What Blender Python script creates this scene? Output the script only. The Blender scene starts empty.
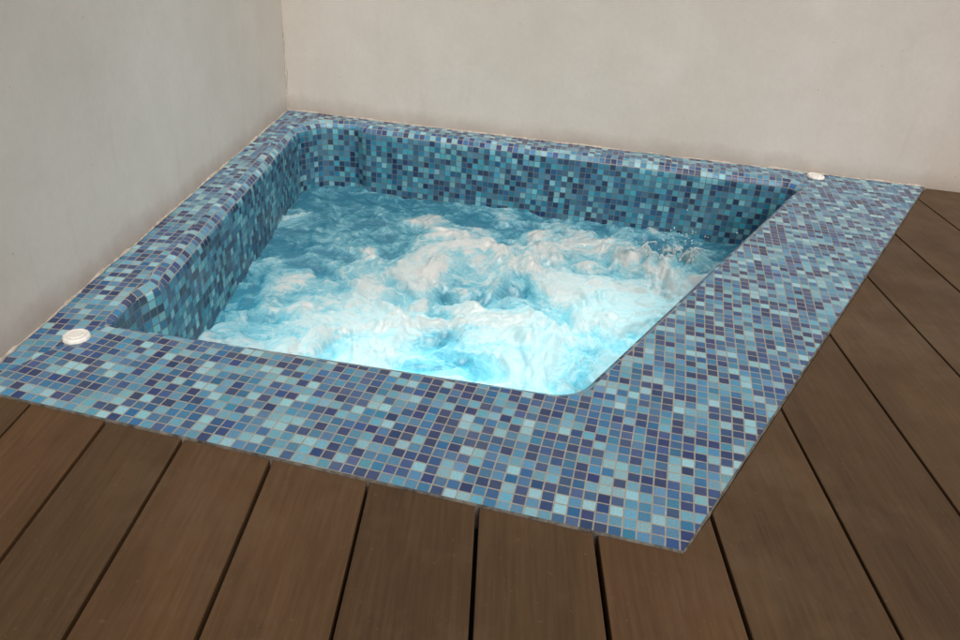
import bpy, bmesh, math, random
import numpy as np
from mathutils import Vector, Matrix, noise, geometry
random.seed(4); np.random.seed(4)
sc = bpy.context.scene
sc.view_settings.view_transform='Standard'
sc.view_settings.look='None'
sc.view_settings.exposure=0

# ---------------------------------------------------------------- helpers
def link(o, parent=None):
    sc.collection.objects.link(o)
    if parent: o.parent=parent
    return o
def mesh_obj(name, verts, faces, mat=None, parent=None, smooth=False):
    me=bpy.data.meshes.new(name); me.from_pydata([tuple(v) for v in verts],[],faces); me.update()
    if mat: me.materials.append(mat)
    o=bpy.data.objects.new(name,me)
    if smooth:
        for p in me.polygons: p.use_smooth=True
    return link(o,parent)
class NT:
    def __init__(s,name):
        s.m=bpy.data.materials.new(name); s.m.use_nodes=True
        s.n=s.m.node_tree; s.n.nodes.clear()
        s.out=s.n.nodes.new('ShaderNodeOutputMaterial')
    def node(s,t,**k):
        nd=s.n.nodes.new(t)
        for a,b in k.items(): setattr(nd,a,b)
        return nd
    def put(s,sock,v):
        if isinstance(v,bpy.types.NodeSocket): s.n.links.new(v,sock)
        elif isinstance(v,(tuple,list)) and len(v)==3 and sock.type=='RGBA': sock.default_value=(*v,1)
        elif v is not None: sock.default_value=v
    def math(s,op,a,b=None,c=None,clamp=False):
        n=s.node('ShaderNodeMath',operation=op); n.use_clamp=clamp
        s.put(n.inputs[0],a)
        if b is not None: s.put(n.inputs[1],b)
        if c is not None: s.put(n.inputs[2],c)
        return n.outputs[0]
    def vmath(s,op,a,b=None,scale=None):
        n=s.node('ShaderNodeVectorMath',operation=op)
        s.put(n.inputs[0],a)
        if b is not None: s.put(n.inputs[1],b)
        if scale is not None: s.put(n.inputs['Scale'],scale)
        return n.outputs[0]
    def noise(s,vec,scale,detail=4,rough=.55,dist=0,out='Fac'):
        n=s.node('ShaderNodeTexNoise')
        if vec is not None: s.put(n.inputs['Vector'],vec)
        n.inputs['Scale'].default_value=scale; n.inputs['Detail'].default_value=detail
        n.inputs['Roughness'].default_value=rough; n.inputs['Distortion'].default_value=dist
        return n.outputs[out]
    def ramp(s,fac,stops,interp='LINEAR'):
        n=s.node('ShaderNodeValToRGB'); n.color_ramp.interpolation=interp
        cr=n.color_ramp
        while len(cr.elements)<len(stops): cr.elements.new(.5)
        for e,(p,c) in zip(cr.elements,stops):
            e.position=p; e.color=(*c,1) if len(c)==3 else c
        s.put(n.inputs[0],fac); return n.outputs[0]
    def mix(s,fac,a,b,mode='MIX'):
        n=s.node('ShaderNodeMix',data_type='RGBA',blend_type=mode)
        s.put(n.inputs[0],fac); s.put(n.inputs[6],a); s.put(n.inputs[7],b)
        return n.outputs[2]
    def range(s,v,a,b,c=0,d=1):
        n=s.node('ShaderNodeMapRange'); s.put(n.inputs[0],v)
        for i,x in enumerate((a,b,c,d)): n.inputs[i+1].default_value=x
        return n.outputs[0]
    def bump(s,h,strength,dist,normal=None):
        n=s.node('ShaderNodeBump'); s.put(n.inputs['Height'],h)
        n.inputs['Strength'].default_value=strength; n.inputs['Distance'].default_value=dist
        if normal is not None: s.put(n.inputs['Normal'],normal)
        return n.outputs[0]
    def bsdf(s,col,rough,normal=None,spec=.5,**k):
        n=s.node('ShaderNodeBsdfPrincipled')
        s.put(n.inputs['Base Color'],col); s.put(n.inputs['Roughness'],rough)
        s.put(n.inputs['Specular IOR Level'],spec)
        if normal is not None: s.put(n.inputs['Normal'],normal)
        for a,b in k.items(): s.put(n.inputs[a],b)
        return n.outputs[0]
    def fin(s,sh):
        s.n.links.new(sh,s.out.inputs['Surface']); return s.m
    def coord(s,w='Object'):
        return s.node('ShaderNodeTexCoord').outputs[w]

# ---------------------------------------------------------------- key plan coordinates (metres, camera stands above 0,0)
A=Vector((-1.017,3.641)); B=Vector((1.883,3.129)); C=Vector((.392,.947)); D=Vector((-1.092,1.273))
PITCH=.0262

# ---------------------------------------------------------------- materials
def tile_material(name,palette,grout,groutw=.055,bias=.0):
    t=NT(name)
    uv=t.node('ShaderNodeUVMap').outputs[0]
    sx=t.node('ShaderNodeSeparateXYZ'); t.put(sx.inputs[0],uv)
    px=t.math('ADD',t.math('DIVIDE',sx.outputs[0],PITCH),t.math('MULTIPLY',t.math('SINE',t.math('MULTIPLY',sx.outputs[1],9.0)),.10))
    py=t.math('ADD',t.math('DIVIDE',sx.outputs[1],PITCH),t.math('MULTIPLY',t.math('SINE',t.math('MULTIPLY',sx.outputs[0],7.0)),.10))
    cx=t.math('FLOOR',px); cy=t.math('FLOOR',py)
    fx=t.math('SUBTRACT',px,cx); fy=t.math('SUBTRACT',py,cy)
    cb=t.node('ShaderNodeCombineXYZ'); t.put(cb.inputs[0],t.math('ADD',cx,.5)); t.put(cb.inputs[1],t.math('ADD',cy,.5)); cb.inputs[2].default_value=.5
    cell=cb.outputs[0]
    def wn(vec):
        n=t.node('ShaderNodeTexWhiteNoise',noise_dimensions='3D'); t.put(n.inputs['Vector'],vec); return n
    w1=wn(cell); w2=wn(t.vmath('ADD',cell,(17,5,3)))
    drift=t.noise(t.vmath('SCALE',cell,scale=.2),1,2)
    v=t.math('ADD',w1.outputs['Value'],t.math('MULTIPLY',t.math('SUBTRACT',drift,.5+bias),.6))
    cols=t.ramp(v,palette,'CONSTANT')
    sepc=t.node('ShaderNodeSeparateColor'); t.put(sepc.inputs[0],w2.outputs['Color'])
    hsv=t.node('ShaderNodeHueSaturation')
    t.put(hsv.inputs['Hue'],t.range(w2.outputs['Value'],0,1,.487,.508))
    t.put(hsv.inputs['Value'],t.range(sepc.outputs[1],0,1,.78,1.2))
    t.put(hsv.inputs['Saturation'],t.range(sepc.outputs[2],0,1,.80,1.02))
    t.put(hsv.inputs['Color'],cols); cols=hsv.outputs[0]
    cloud=t.noise(uv,230,1)
    cols=t.mix(.3,cols,t.mix(1,cols,t.ramp(cloud,[(.3,(.65,.65,.65)),(.7,(1.35,1.35,1.35))]),'MULTIPLY'))
    ex=t.math('MINIMUM',fx,t.math('SUBTRACT',1,fx))
    ey=t.math('MINIMUM',fy,t.math('SUBTRACT',1,fy))
    e=t.math('MINIMUM',ex,ey)
    e=t.math('ADD',e,t.math('MULTIPLY',t.math('SUBTRACT',t.noise(uv,120,1),.5),.06))
    mask=t.range(e,groutw*.75,groutw*1.35)
    g=t.mix(t.noise(uv,25,2),tuple(c*.6 for c in grout),tuple(c*1.3 for c in grout))
    col=t.mix(mask,g,cols)
    gr=t.range(t.noise(uv,3.5,4,.65),.5,.75,0,.22)
    col=t.mix(gr,col,t.mix(.5,col,(.30,.34,.34)))
    h=t.math('ADD',t.range(e,0,groutw*2),t.math('MULTIPLY',sepc.outputs[0],.3))
    nb=t.bump(h,.4,.001)
    tilt=t.vmath('SCALE',t.vmath('SUBTRACT',w2.outputs['Color'],(.5,.5,.5)),scale=.09)
    nn=t.vmath('NORMALIZE',t.vmath('ADD',nb,tilt))
    rough=t.math('ADD',t.range(mask,0,1,.85,.22),t.range(drift,.3,.7,0,.18))
    return t.fin(t.bsdf(col,rough,nn,.45))
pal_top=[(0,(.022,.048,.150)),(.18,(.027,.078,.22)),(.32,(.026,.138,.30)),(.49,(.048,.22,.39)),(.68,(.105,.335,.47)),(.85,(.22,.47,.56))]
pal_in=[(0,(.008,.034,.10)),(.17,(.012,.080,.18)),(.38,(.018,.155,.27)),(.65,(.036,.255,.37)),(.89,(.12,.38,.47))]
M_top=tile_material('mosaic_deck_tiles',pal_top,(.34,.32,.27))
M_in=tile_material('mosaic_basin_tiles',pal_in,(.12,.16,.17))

def wall_material(name):
    t=NT(name); P=t.coord()
    big=t.noise(P,1.1,4,.6); fine=t.noise(P,55,4,.7)
    col=t.ramp(big,[(.25,(.545,.495,.44)),(.5,(.60,.555,.505)),(.75,(.655,.615,.57))])
    mid=t.noise(P,7,4,.65)
    col=t.mix(.3,col,t.mix(1,col,t.ramp(mid,[(.3,(.91,.90,.89)),(.7,(1.07,1.07,1.07))]),'MULTIPLY'))
    col=t.mix(.2,col,t.mix(1,col,t.ramp(fine,[(.3,(.85,.85,.85)),(.7,(1.1,1.1,1.1))]),'MULTIPLY'))
    s=t.node('ShaderNodeSeparateXYZ'); t.put(s.inputs[0],P)
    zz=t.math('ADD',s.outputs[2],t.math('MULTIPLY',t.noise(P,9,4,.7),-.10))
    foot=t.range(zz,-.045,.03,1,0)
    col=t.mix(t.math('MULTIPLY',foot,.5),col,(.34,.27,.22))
    streak=t.node('ShaderNodeMapping'); t.put(streak.inputs[0],P); streak.inputs['Scale'].default_value=(14,14,1.2)
    sn=t.noise(streak.outputs[0],1,3,.6)
    col=t.mix(t.math('MULTIPLY',t.range(sn,.58,.8),t.range(s.outputs[2],0,.6,.3,.03)),col,(.40,.34,.29))
    spot=t.node('ShaderNodeTexVoronoi'); t.put(spot.inputs['Vector'],P); spot.inputs['Scale'].default_value=16
    sp=t.math('MULTIPLY',t.range(spot.outputs['Distance'],.03,.07,1,0),t.range(t.noise(P,4,1),.52,.6))
    col=t.mix(t.math('MULTIPLY',sp,.4),col,(.25,.2,.16))
    h=t.math('ADD',t.math('MULTIPLY',fine,.4),t.math('MULTIPLY',t.noise(P,9,2),1.2))
    return t.fin(t.bsdf(col,.85,t.bump(h,.4,.004),.25))
M_wall=wall_material('painted_render')

def wood_material():
    t=NT('deck_wood'); P=t.coord()
    att=t.node('ShaderNodeAttribute'); att.attribute_name='board'
    r=att.outputs['Fac']
    off=t.node('ShaderNodeCombineXYZ'); t.put(off.inputs[0],t.math('MULTIPLY',r,31)); t.put(off.inputs[1],t.math('MULTIPLY',r,13))
    Q=t.vmath('ADD',P,off.outputs[0])
    mp=t.node('ShaderNodeMapping'); t.put(mp.inputs[0],Q); mp.inputs['Scale'].default_value=(1,.05,1)
    grain=t.noise(mp.outputs[0],130,5,.6,.3)
    mp2=t.node('ShaderNodeMapping'); t.put(mp2.inputs[0],Q); mp2.inputs['Scale'].default_value=(1,.3,1)
    band=t.noise(mp2.outputs[0],7,4,.65,.4)
    col=t.ramp(grain,[(.2,(.064,.034,.015)),(.5,(.082,.046,.021)),(.8,(.102,.060,.029))])
    col=t.mix(.6,col,t.mix(1,col,t.ramp(band,[(.3,(.68,.67,.66)),(.7,(1.3,1.28,1.25))]),'MULTIPLY'))
    tint=t.ramp(r,[(0,(.82,.82,.80)),(.5,(1,1,1)),(1,(1.18,1.12,1.05))])
    col=t.mix(1,col,tint,'MULTIPLY')
    worn=t.range(t.noise(P,2.6,5,.7),.50,.70,0,.45)
    col=t.mix(worn,col,(.135,.09,.052))
    stain=t.range(t.noise(P,5,5,.7),.60,.72,0,.35)
    col=t.mix(stain,col,(.035,.022,.013))
    spk=t.range(t.noise(P,90,2),.68,.75,0,.3)
    col=t.mix(spk,col,(.16,.125,.09))
    rough=t.range(t.noise(P,6,3),.3,.75,.42,.68)
    return t.fin(t.bsdf(col,rough,t.bump(grain,.35,.0013),.3))
M_wood=wood_material()
def simple(name,c1,c2,scale,rough,bs=.3,bd=.002):
    t=NT(name); P=t.coord(); n=t.noise(P,scale,4,.65)
    return t.fin(t.bsdf(t.ramp(n,[(.3,c1),(.7,c2)]),rough,t.bump(n,bs,bd),.4))
M_dark=simple('near_black_sheet',(.006,.005,.004),(.015,.012,.01),20,.9)  # near-black colour of the sheet behind the board gaps
M_grout=simple('edge_grout',(.03,.028,.025),(.18,.165,.14),45,.85,.6,.003)
M_seal=simple('sealant',(.36,.32,.27),(.60,.55,.49),45,.7,.6,.004)
M_plastic=simple('white_plastic',(.74,.72,.67),(.85,.84,.80),30,.35,.1,.001)
M_ground=simple('concrete',(.16,.155,.15),(.28,.27,.25),3,.9)

# ---------------------------------------------------------------- ground
mesh_obj('ground',[(-300,-300,-.95),(300,-300,-.95),(300,300,-.95),(-300,300,-.95)],[(0,1,2,3)],M_ground)

# ---------------------------------------------------------------- walls
def wall(name,p,q,side,height=2.7,th=.2,nseg=1):
    d=(q-p).normalized(); n=Vector((-d.y,d.x))*side*th
    pts=[p,q,q+n,p+n]
    v=[(a.x,a.y,z) for z in (-.949,height) for a in pts]
    f=[(0,1,2,3),(4,5,6,7),(0,1,5,4),(1,2,6,5),(2,3,7,6),(3,0,4,7)]
    o=mesh_obj(name,v,f,M_wall)
    bm=bmesh.new(); bm.from_mesh(o.data); bmesh.ops.recalc_face_normals(bm,faces=bm.faces); bm.to_mesh(o.data); bm.free()
    return o
dAB=(B-A).normalized(); dAD=(D-A).normalized()
wall('wall',A-dAB*.0,A+dAB*7.5,1)
wall('wall',A-dAD*.25,A+dAD*5.2,-1,2.69)

def bead(name,p,q,r,mat,parent,step=.012,jit=.4,skip=0.):
    p=Vector(p);q=Vector(q);L=(q-p).length;n=int(L/step);d=(q-p)/n
    u=d.cross(Vector((0,0,1)));
    if u.length<1e-6: u=Vector((1,0,0))
    u.normalize(); w=d.cross(u).normalized()
    V=[];F=[];S=6
    for i in range(n+1):
        c=p+d*i
        rr=r*(1+jit*2*noise.noise(c*14)+jit*1.3*noise.noise(c*50))
        c=c+u*r*.9*noise.noise(c*8+Vector((3,3,3)))+w*r*.7*noise.noise(c*9)
        rr=max(rr,r*.25)
        for k in range(S):
            a=2*math.pi*k/S
            V.append(c+(u*math.cos(a)+w*math.sin(a))*rr)
    for i in range(n):
        for k in range(S):
            F.append((i*S+k,i*S+(k+1)%S,(i+1)*S+(k+1)%S,(i+1)*S+k))
    return mesh_obj(name,V,F,mat,parent,True)

# ---------------------------------------------------------------- hot tub
tub=link(bpy.data.objects.new('hot_tub',None))
corners=[((-.93,1.572),.03,.016),((.232,1.402),.10,.016),((1.33,3.06),.05,.045),((-.60,3.437),.07,.045),
         ((-.66,3.49),.05,.04),((-.82,3.485),.08,.04),((-.90,3.36),.10,.05),((-.893,1.80),.08,.035),((-.93,1.71),.05,.02)]
out=[];cidx=[]
n=len(corners)
for i in range(n):
    p=Vector(corners[i][0]); a=Vector(corners[i-1][0]); b=Vector(corners[(i+1)%n][0])
    da=(a-p);db=(b-p);la=da.length;lb=db.length;da/=la;db/=lb
    ang=da.angle(db); r=corners[i][1]
    tl=min(r/math.tan(ang/2),la*.45,lb*.45); r=tl*math.tan(ang/2)
    cen=p+(da+db).normalized()*(r/math.sin(ang/2))
    s=p+da*tl; e=p+db*tl
    vs=s-cen; ve=e-cen; tot=vs.angle_signed(ve) ; K=10
    cidx.append(len(out)+K//2)
    for k in range(K+1):
        th=tot*k/K
        c,s_=math.cos(-th),math.sin(-th)
        out.append(cen+Vector((vs.x*c-vs.y*s_,vs.x*s_+vs.y*c)))
pts=[];rad=[];mark={}
m=len(out)
def edge_r(i): return corners[i//11][2]
for i in range(m):
    p=out[i];q=out[(i+1)%m]
    if i in cidx: mark[cidx.index(i)]=len(pts)
    L=(q-p).length; k=max(1,int(L/.02))
    for j in range(k):
        pts.append(p.lerp(q,j/k)); rad.append(edge_r(i))
rad=np.array(rad)
for _ in range(5): rad=(np.roll(rad,1)+rad+np.roll(rad,-1))/3
N=len(pts)
nor=[]
for i in range(N):
    d=(pts[(i+1)%N]-pts[i-1]).normalized(); nor.append(Vector((d.y,-d.x)))
area=sum(pts[i].x*pts[(i+1)%N].y-pts[(i+1)%N].x*pts[i].y for i in range(N))
if area<0: nor=[-x for x in nor]
prof=[(math.pi/2*k/8) for k in range(9)]
def ringpos(i,k):
    r=rad[i]
    if k<9:
        a=prof[k]; o=r*(1-math.sin(a)); z=-r*(1-math.cos(a))
        return pts[i]+nor[i]*o, z, r*a
    z=[-.2,-.45,-.85][k-9]
    return pts[i],z,r*math.pi/2+(-z-r)
NR=12
V=[];UV=[];arc=[0]
for i in range(N): arc.append(arc[-1]+(pts[(i+1)%N]-pts[i]).length)
for i in range(N+1):
    for k in range(NR):
        p,z,l=ringpos(i%N,k)
        V.append((p.x,p.y,z)); UV.append((arc[i],l))
F=[]
for i in range(N):
    for k in range(NR-1):
        F.append((i*NR+k,i*NR+k+1,(i+1)*NR+k+1,(i+1)*NR+k))
bo=mesh_obj('basin_wall',V,F,M_in,tub,True)
uvl=bo.data.uv_layers.new(name='UVMap')
for lp in bo.data.loops: uvl.data[lp.index].uv=UV[lp.vertex_index]
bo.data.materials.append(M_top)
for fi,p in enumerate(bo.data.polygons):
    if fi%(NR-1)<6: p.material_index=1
fl=mesh_obj('basin_floor',[(p.x,p.y,-.85) for p in pts],[tuple(range(N))],M_in,tub)
u=fl.data.uv_layers.new(name='UVMap')
for lp in fl.data.loops: u.data[lp.index].uv=fl.data.vertices[lp.vertex_index].co.xy
hole=[pts[i]+nor[i]*rad[i] for i in range(N)]
def inner(i,j):
    r=[];k=i
    while True:
        r.append(hole[k]); 
        if k==j: break
        k=(k+1)%N
    return r
mD,mC,mB,mA=mark[0],mark[1],mark[2],mark[5]
def ledge(name,p,q,i,j,base=None):
    inn=inner(i,j)
    poly=[p,q]+inn[::-1]
    tris=geometry.tessellate_polygon([[Vector((a.x,a.y,0)) for a in poly]])
    o=mesh_obj(name,[(a.x,a.y,0) for a in poly],[tuple(t) for t in tris],M_top,tub)
    bm=bmesh.new(); bm.from_mesh(o.data)
    for f in bm.faces:
        f.normal_update()
        if f.normal.z<0: f.normal_flip()
    bm.to_mesh(o.data); bm.free()
    bp,bq=base or (p,q)
    d=(bq-bp).normalized(); nn=Vector((-d.y,d.x))
    u=o.data.uv_layers.new(name='UVMap')
    for lp in o.data.loops:
        c=o.data.vertices[lp.vertex_index].co.xy-bp
        u.data[lp.index].uv=(c.dot(d)+7.3*abs(bp.x),c.dot(nn))
    return o
ledge('ledge_front',D,C,mD,mC)
ledge('ledge_right',C,B,mC,mB,(D,C))
ledge('ledge_back',B,A,mB,mA)
ledge('ledge_left',A,D,mA,mD)
for nm,p,q in (('edge_front',D,C),('edge_right',C,B)):
    d=(q-p).normalized(); nn=Vector((d.y,-d.x))
    o_=.0018
    v=[];
    K=int((q-p).length/.01)
    for i in range(K+1):
        c=p.lerp(q,i/K); w=o_*(1+.9*noise.noise(Vector((c.x*18,c.y*18,0))))
        w2=.004*noise.noise(Vector((c.x*40,c.y*40,5)))
        v+= [((c-nn*.0015).x,(c-nn*.0015).y,.0008),((c+nn*w).x,(c+nn*w).y,-.0008+w2*.15),((c+nn*(w+.0006)).x,(c+nn*(w+.0006)).y,-.06)]
    f=[]
    for i in range(K):
        for k in (0,1): f.append((i*3+k,i*3+k+1,i*3+k+4,i*3+k+3))
    mesh_obj(nm,v,f,M_grout,tub,True)
bead('sealant_back',(A.x+.0,A.y-.002,.002),(B.x,B.y-.002,.002),.004,M_seal,tub,jit=.8)
bead('sealant_left',(A.x+.002,A.y,.002),(D.x+.002,D.y,.002),.0036,M_seal,tub,jit=.8)
bead('sealant_corner',(A.x+.002,A.y-.004,0),(A.x+.002,A.y-.004,2.68),.004,M_seal,tub,jit=.7)

def knob(x,y,r):
    bm=bmesh.new(); S=40
    prof=[(0,.009),(.45,.0105),(.52,.0105),(.58,.007),(.66,.007),(.72,.0105),(.9,.009),(.98,.005),(1,.0),]
    rings=[]
    for (pr,z) in prof:
        if pr==0: rings.append([bm.verts.new((0,0,z))]); continue
        rings.append([bm.verts.new((pr*r*math.cos(2*math.pi*k/S)*(1-.04*(k%4==0)*(pr>.85)),pr*r*math.sin(2*math.pi*k/S)*(1-.04*(k%4==0)*(pr>.85)),z)) for k in range(S)])
    for a,b in zip(rings,rings[1:]):
        for k in range(S):
            if len(a)==1: bm.faces.new((a[0],b[k],b[(k+1)%S]))
            else: bm.faces.new((a[k],b[k],b[(k+1)%S],a[(k+1)%S]))
    me=bpy.data.meshes.new('air_control_knob'); bm.to_mesh(me); bm.free(); me.materials.append(M_plastic)
    for p in me.polygons: p.use_smooth=True
    o=bpy.data.objects.new('air_control_knob',me); o.location=(x,y,.001); link(o)
knob(-.973,1.496,.032); knob(1.418,3.160,.038)

# ---------------------------------------------------------------- deck
def ytop(x):
    g=.0030
    if x<C.x: return D.y+(C.y-D.y)*(x-D.x)/(C.x-D.x)-g
    if x<B.x: return C.y+(B.y-C.y)*(x-C.x)/(B.x-C.x)-g*1.7
    return A.y+(B.y-A.y)*(x-A.x)/(B.x-A.x)-.01
joints=[-1.48,-1.31,-1.13,-.94,-.762,-.586,-.394,-.194,.019,.237,.465,.715,.966,1.235,1.499,1.780]
while joints[-1]<6: joints.append(joints[-1]+.285)
bm=bmesh.new(); lay=bm.faces.layers.float.new('board')
GAP=.0036; ZT=-.0015
for a,b in zip(joints,joints[1:]):
    x0=a+GAP*random.uniform(.7,1.3); x1=b-GAP*random.uniform(.7,1.3)
    P=[(x0,-4.5),(x1,-4.5),(x1,ytop(x1))]
    for k in (C,B):
        if x0<k.x<x1: P.append((k.x,ytop(k.x-1e-4 if k is C else k.x+1e-4)))
    P.append((x0,ytop(x0)))
    zt=ZT-random.uniform(0,.0015)
    top=[bm.verts.new((x,y,zt)) for x,y in P]; bot=[bm.verts.new((x,y,zt-.03)) for x,y in P]
    fs=[bm.faces.new(top)]
    K=len(P)
    for i in range(K): fs.append(bm.faces.new((top[i],bot[i],bot[(i+1)%K],top[(i+1)%K])))
    r=random.random()
    for f in fs: f[lay]=r
    es=[e for e in fs[0].edges]
    res=bmesh.ops.bevel(bm,geom=es,offset=.002,segments=2,affect='EDGES',profile=.5)
    for f in res['faces']: f[lay]=r
me=bpy.data.meshes.new('wooden_deck'); bm.to_mesh(me); bm.free(); me.materials.append(M_wood)
deck=link(bpy.data.objects.new('wooden_deck',me))
V=[];F=[]
def quad(p):
    i=len(V); V.extend([(x,y,-.075) for x,y in p]); F.append(tuple(range(i,i+len(p))))
quad([(-1.5,-4.5),(6.2,-4.5),(6.2,ytop(6.2)),(B.x,B.y),(C.x,C.y),(D.x,D.y),(-1.5,1.36)])
mesh_obj('under_deck_sheet',V,F,M_dark,deck)  # one flat near-black sheet, no separate beams; makes the board gaps dark

# ---------------------------------------------------------------- water
WZ=-.30
st=.0048
xs=np.arange(-.96,1.38,st); ys=np.arange(1.38,3.54,st)
X,Y=np.meshgrid(xs,ys); H=np.zeros_like(X); FO=np.zeros_like(X)
def g(x,y,cx,cy,sx,sy): return math.exp(-((x-cx)/sx)**2-((y-cy)/sy)**2)
for j in range(X.shape[0]):
    for i in range(X.shape[1]):
        x=X[j,i];y=Y[j,i]
        w=Vector((noise.noise(Vector((x*2.6,y*2.6,1.3)))+.5*noise.noise(Vector((x*7,y*7,3.3))),noise.noise(Vector((x*2.6,y*2.6,7.9)))+.5*noise.noise(Vector((x*7,y*7,9.3))),0))*.16
        p=Vector((x,y,0))+w
        act=min(1,.24+.9*g(x,y,.1,2.3,.80,.76)+.55*g(x,y,.6,2.8,.38,.3)+.6*g(x,y,0,1.7,.95,.45))
        big=noise.noise(p*3.4+Vector((4,1,0)))
        md=noise.noise(p*7.5+Vector((2,8,1)))
        bil=0;am=1;fq=7
        for o in range(4):
            nz=noise.noise(p*fq+Vector((o*5.1,o*2.7,6))); bil+=am*math.sqrt(nz*nz+.008) ; am*=.5; fq*=2.1
        rg=0;am=1;fq=9
        for o in range(3):
            v=1-math.sqrt(noise.noise(p*fq+Vector((1,7,2+o)))**2+.006)*1.8; rg+=am*v*v; am*=.5; fq*=2.2
        rid=noise.noise(p*13+Vector((9,0,0)))+.6*noise.noise(p*27+Vector((9,1,0)))
        H[j,i]=act*(.05*big+.028*md+.038*(bil-.5)+.018*(rg-.8)+.008*rid)+.004*rid+.055*g(x,y,-.12,2.72,.27,.18)+.035*g(x,y,.75,2.75,.22,.2)+.03*g(x,y,-.25,1.95,.35,.25)
        FO[j,i]=act*1.30-.50+.75*big+.45*md+.25*(bil-.4)+.18*(rg-.8)+.13*rid
FO=np.clip(FO/.9,0,1)
H+=WZ-.01
poly=np.array([(p.x+q.x*.012,p.y+q.y*.012) for p,q in zip(pts,nor)])
inside=np.zeros(X.shape,bool)
xj,yj=poly[-1]
for xi,yi in poly:
    c=((yi>Y)!=(yj>Y))&(X<(xj-xi)*(Y-yi)/(yj-yi+1e-12)+xi)
    inside^=c; xj,yj=xi,yi
idx=-np.ones(X.shape,int); idx[inside]=np.arange(inside.sum())
verts=np.stack([X[inside],Y[inside],H[inside]],1)
q=np.stack([idx[:-1,:-1],idx[:-1,1:],idx[1:,1:],idx[1:,:-1]],-1).reshape(-1,4); q=q[(q>=0).all(1)]
wm=bpy.data.meshes.new('water'); wm.from_pydata(verts.tolist(),[],q.tolist()); wm.update()
at=wm.attributes.new('foam','FLOAT','POINT'); at.data.foreach_set('value',FO[inside].astype(np.float32))
wm.polygons.foreach_set('use_smooth',[True]*len(wm.polygons))

t=NT('bubbling_water'); P=t.coord()
at=t.node('ShaderNodeAttribute'); at.attribute_name='foam'; foam=at.outputs['Fac']
warp=t.vmath('SCALE',t.vmath('SUBTRACT',t.noise(P,4,2,out='Color'),(.5,.5,.5)),scale=.35)
warp2=t.vmath('SCALE',t.vmath('SUBTRACT',t.noise(P,17,2,out='Color'),(.5,.5,.5)),scale=.08)
PW=t.vmath('ADD',t.vmath('ADD',P,warp),warp2)
n1=t.noise(PW,8,5,.6); n2=t.noise(PW,45,4,.7)
st_=t.noise(PW,5,3,.5,.8)
streak=t.range(t.math('ABSOLUTE',t.math('SUBTRACT',st_,.5)),0,.06,1,0)
ff=t.math('ADD',foam,t.math('ADD',t.math('MULTIPLY',t.math('SUBTRACT',n1,.5),1.5),t.math('MULTIPLY',t.math('SUBTRACT',n2,.5),.8)))
ff=t.math('ADD',ff,t.math('MULTIPLY',streak,.28))
vr=t.node('ShaderNodeTexVoronoi'); t.put(vr.inputs['Vector'],PW); vr.inputs['Scale'].default_value=95
froth=vr.outputs['Distance']
ff=t.math('SUBTRACT',ff,t.math('MULTIPLY',t.math('SUBTRACT',froth,.45),.16))
col=t.ramp(ff,[(0,(.055,.24,.36)),(.2,(.12,.38,.50)),(.42,(.25,.57,.68)),(.66,(.45,.70,.76)),(.86,(.68,.76,.76)),(1,(.82,.80,.77))])
tcol=t.ramp(ff,[(0,(.14,.55,.68)),(.4,(.34,.75,.84)),(.8,(.56,.88,.92)),(1,(.65,.91,.93))])
h=t.math('ADD',t.math('ADD',n1,t.math('MULTIPLY',n2,.4)),t.math('MULTIPLY',froth,-.12))
nb=t.bump(h,.55,.02)
pr=t.bsdf(col,t.range(ff,.3,.9,.1,.35),nb,.5,**{'Coat Weight':.8,'Coat Roughness':.05})
tr=t.node('ShaderNodeBsdfTranslucent'); t.put(tr.inputs[0],tcol); t.put(tr.inputs['Normal'],nb)
mx=t.node('ShaderNodeMixShader'); mx.inputs[0].default_value=.3
t.n.links.new(pr,mx.inputs[1]); t.n.links.new(tr.outputs[0],mx.inputs[2])
M_water=t.fin(mx.outputs[0])
wm.materials.append(M_water)
water=link(bpy.data.objects.new('water',wm))

# thrown water at the back right: tapered strands + a few drops
t=NT('spray'); 
M_spray=t.fin(t.bsdf((.78,.90,.93),.06,None,.6,**{'Transmission Weight':.5,'IOR':1.33}))
bm=bmesh.new()
def drop(c,r,el=1,ax=None):
    mt=Matrix.Translation(c)
    if ax is not None: mt=mt@ax.to_track_quat('Z','Y').to_matrix().to_4x4()
    mt=mt@Matrix.Diagonal((r,r,r*el,1))
    bmesh.ops.create_icosphere(bm,subdivisions=1,radius=1,matrix=mt)
rng=random.Random(11)
for (cx,cy,sp,num,hh) in ((.80,2.80,.12,70,.09),(.66,2.86,.10,25,.06)):
    for k in range(num):
        dx=rng.gauss(0,sp*.5);dy=rng.gauss(0,sp*.5)
        z=WZ+.05+abs(rng.gauss(0,hh*.6))
        drop(Vector((cx+dx,cy+dy,z)),rng.uniform(.0015,.0038),rng.uniform(1,2.0),Vector((dx*2,dy*2,.1)))
for (cx,cy,num) in ((.80,2.80,10),(.68,2.84,5)):
    for s in range(num):
        v=Vector((rng.uniform(-.8,.8),rng.uniform(-.4,.4),rng.uniform(.8,1.45))); p=Vector((cx+rng.uniform(-.06,.06),cy+rng.uniform(-.03,.03),WZ+.02))
        T=.15*rng.uniform(.6,1.05); r0=rng.uniform(.005,.010)
        for k in range(60):
            tt=k/60*T
            q_=p+v*tt+Vector((0,0,-4.9*tt*tt*1.6))+Vector((noise.noise(p*9+Vector((k*.08,s,0))),0,noise.noise(p*7+Vector((k*.08,s,4)))))*.02
            rr=r0*(1-k/66)*(1+.5*noise.noise(Vector((k*.25,s*3.1,cx*9))))
            drop(q_,rr,1.4,v)
sm=bpy.data.meshes.new('spray'); bm.to_mesh(sm); bm.free(); sm.materials.append(M_spray)
for p in sm.polygons: p.use_smooth=True
link(bpy.data.objects.new('spray',sm),water)

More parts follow.
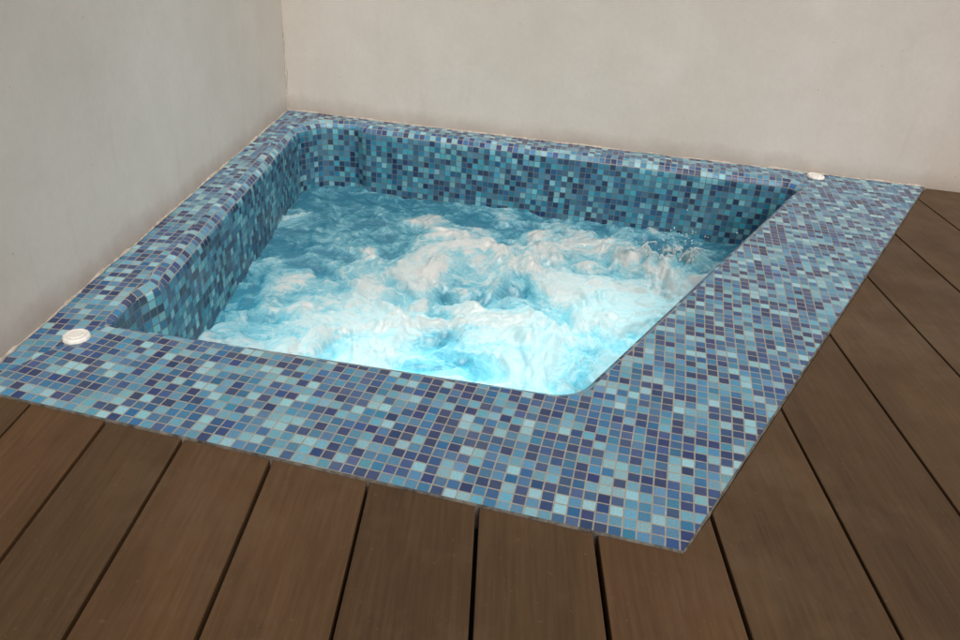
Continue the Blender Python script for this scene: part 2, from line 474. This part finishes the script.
# ---------------------------------------------------------------- underwater lights (lit in the photograph)
def pool_light(x,y,z,d,energy,size=.3):
    d=Vector(d).normalized()
    L=bpy.data.lights.new('underwater_light','AREA'); L.shape='DISK'; L.size=size; L.energy=energy; L.color=(.50,.93,1.0)
    o=bpy.data.objects.new('underwater_light',L); o.location=(x,y,z); o.rotation_euler=(-d).to_track_quat('Z','Y').to_euler(); link(o,tub)
pool_light(.05,1.66,-.82,(-.1,.35,1),8)
pool_light(.55,2.25,-.82,(-.3,.1,1),6)
pool_light(-.35,1.85,-.82,(0,.4,1),5.5)

# ---------------------------------------------------------------- daylight
w=bpy.data.worlds.new('World'); sc.world=w; w.use_nodes=True
nt=w.node_tree; bg=nt.nodes['Background']; sky=nt.nodes.new('ShaderNodeTexSky'); sky.sky_type='NISHITA'; sky.sun_disc=False
EL=math.radians(48); AZ=math.radians(156)   # direction towards the sun, measured from +Y clockwise
sky.sun_elevation=EL; sky.sun_rotation=AZ; sky.dust_density=5; sky.air_density=.8; sky.ozone_density=.4
hs=nt.nodes.new('ShaderNodeHueSaturation'); hs.inputs['Saturation'].default_value=.4   # hazy overcast
nt.links.new(sky.outputs[0],hs.inputs['Color']); nt.links.new(hs.outputs[0],bg.inputs[0]); bg.inputs[1].default_value=.10
S=bpy.data.lights.new('sun','SUN'); S.energy=1.4; S.angle=math.radians(40); S.color=(1,.91,.80)
so=link(bpy.data.objects.new('sun',S))
sd=Vector((math.sin(AZ)*math.cos(EL),math.cos(AZ)*math.cos(EL),math.sin(EL)))
so.rotation_euler=sd.to_track_quat('Z','Y').to_euler()

# ---------------------------------------------------------------- camera
cd=bpy.data.cameras.new('camera'); cam=link(bpy.data.objects.new('camera',cd)); sc.camera=cam
cd.sensor_width=36; cd.lens=27.75; cd.clip_end=1000; cd.clip_start=.02
fwd=Vector((0,.8643,-.5030)).normalized(); rt=Vector((.9976,.0351,.0603)); rt=(rt-fwd*rt.dot(fwd)).normalized(); up=rt.cross(fwd)
mm=Matrix((rt,up,-fwd)).transposed().to_4x4(); mm.translation=Vector((0,0,1))
cam.matrix_world=mm
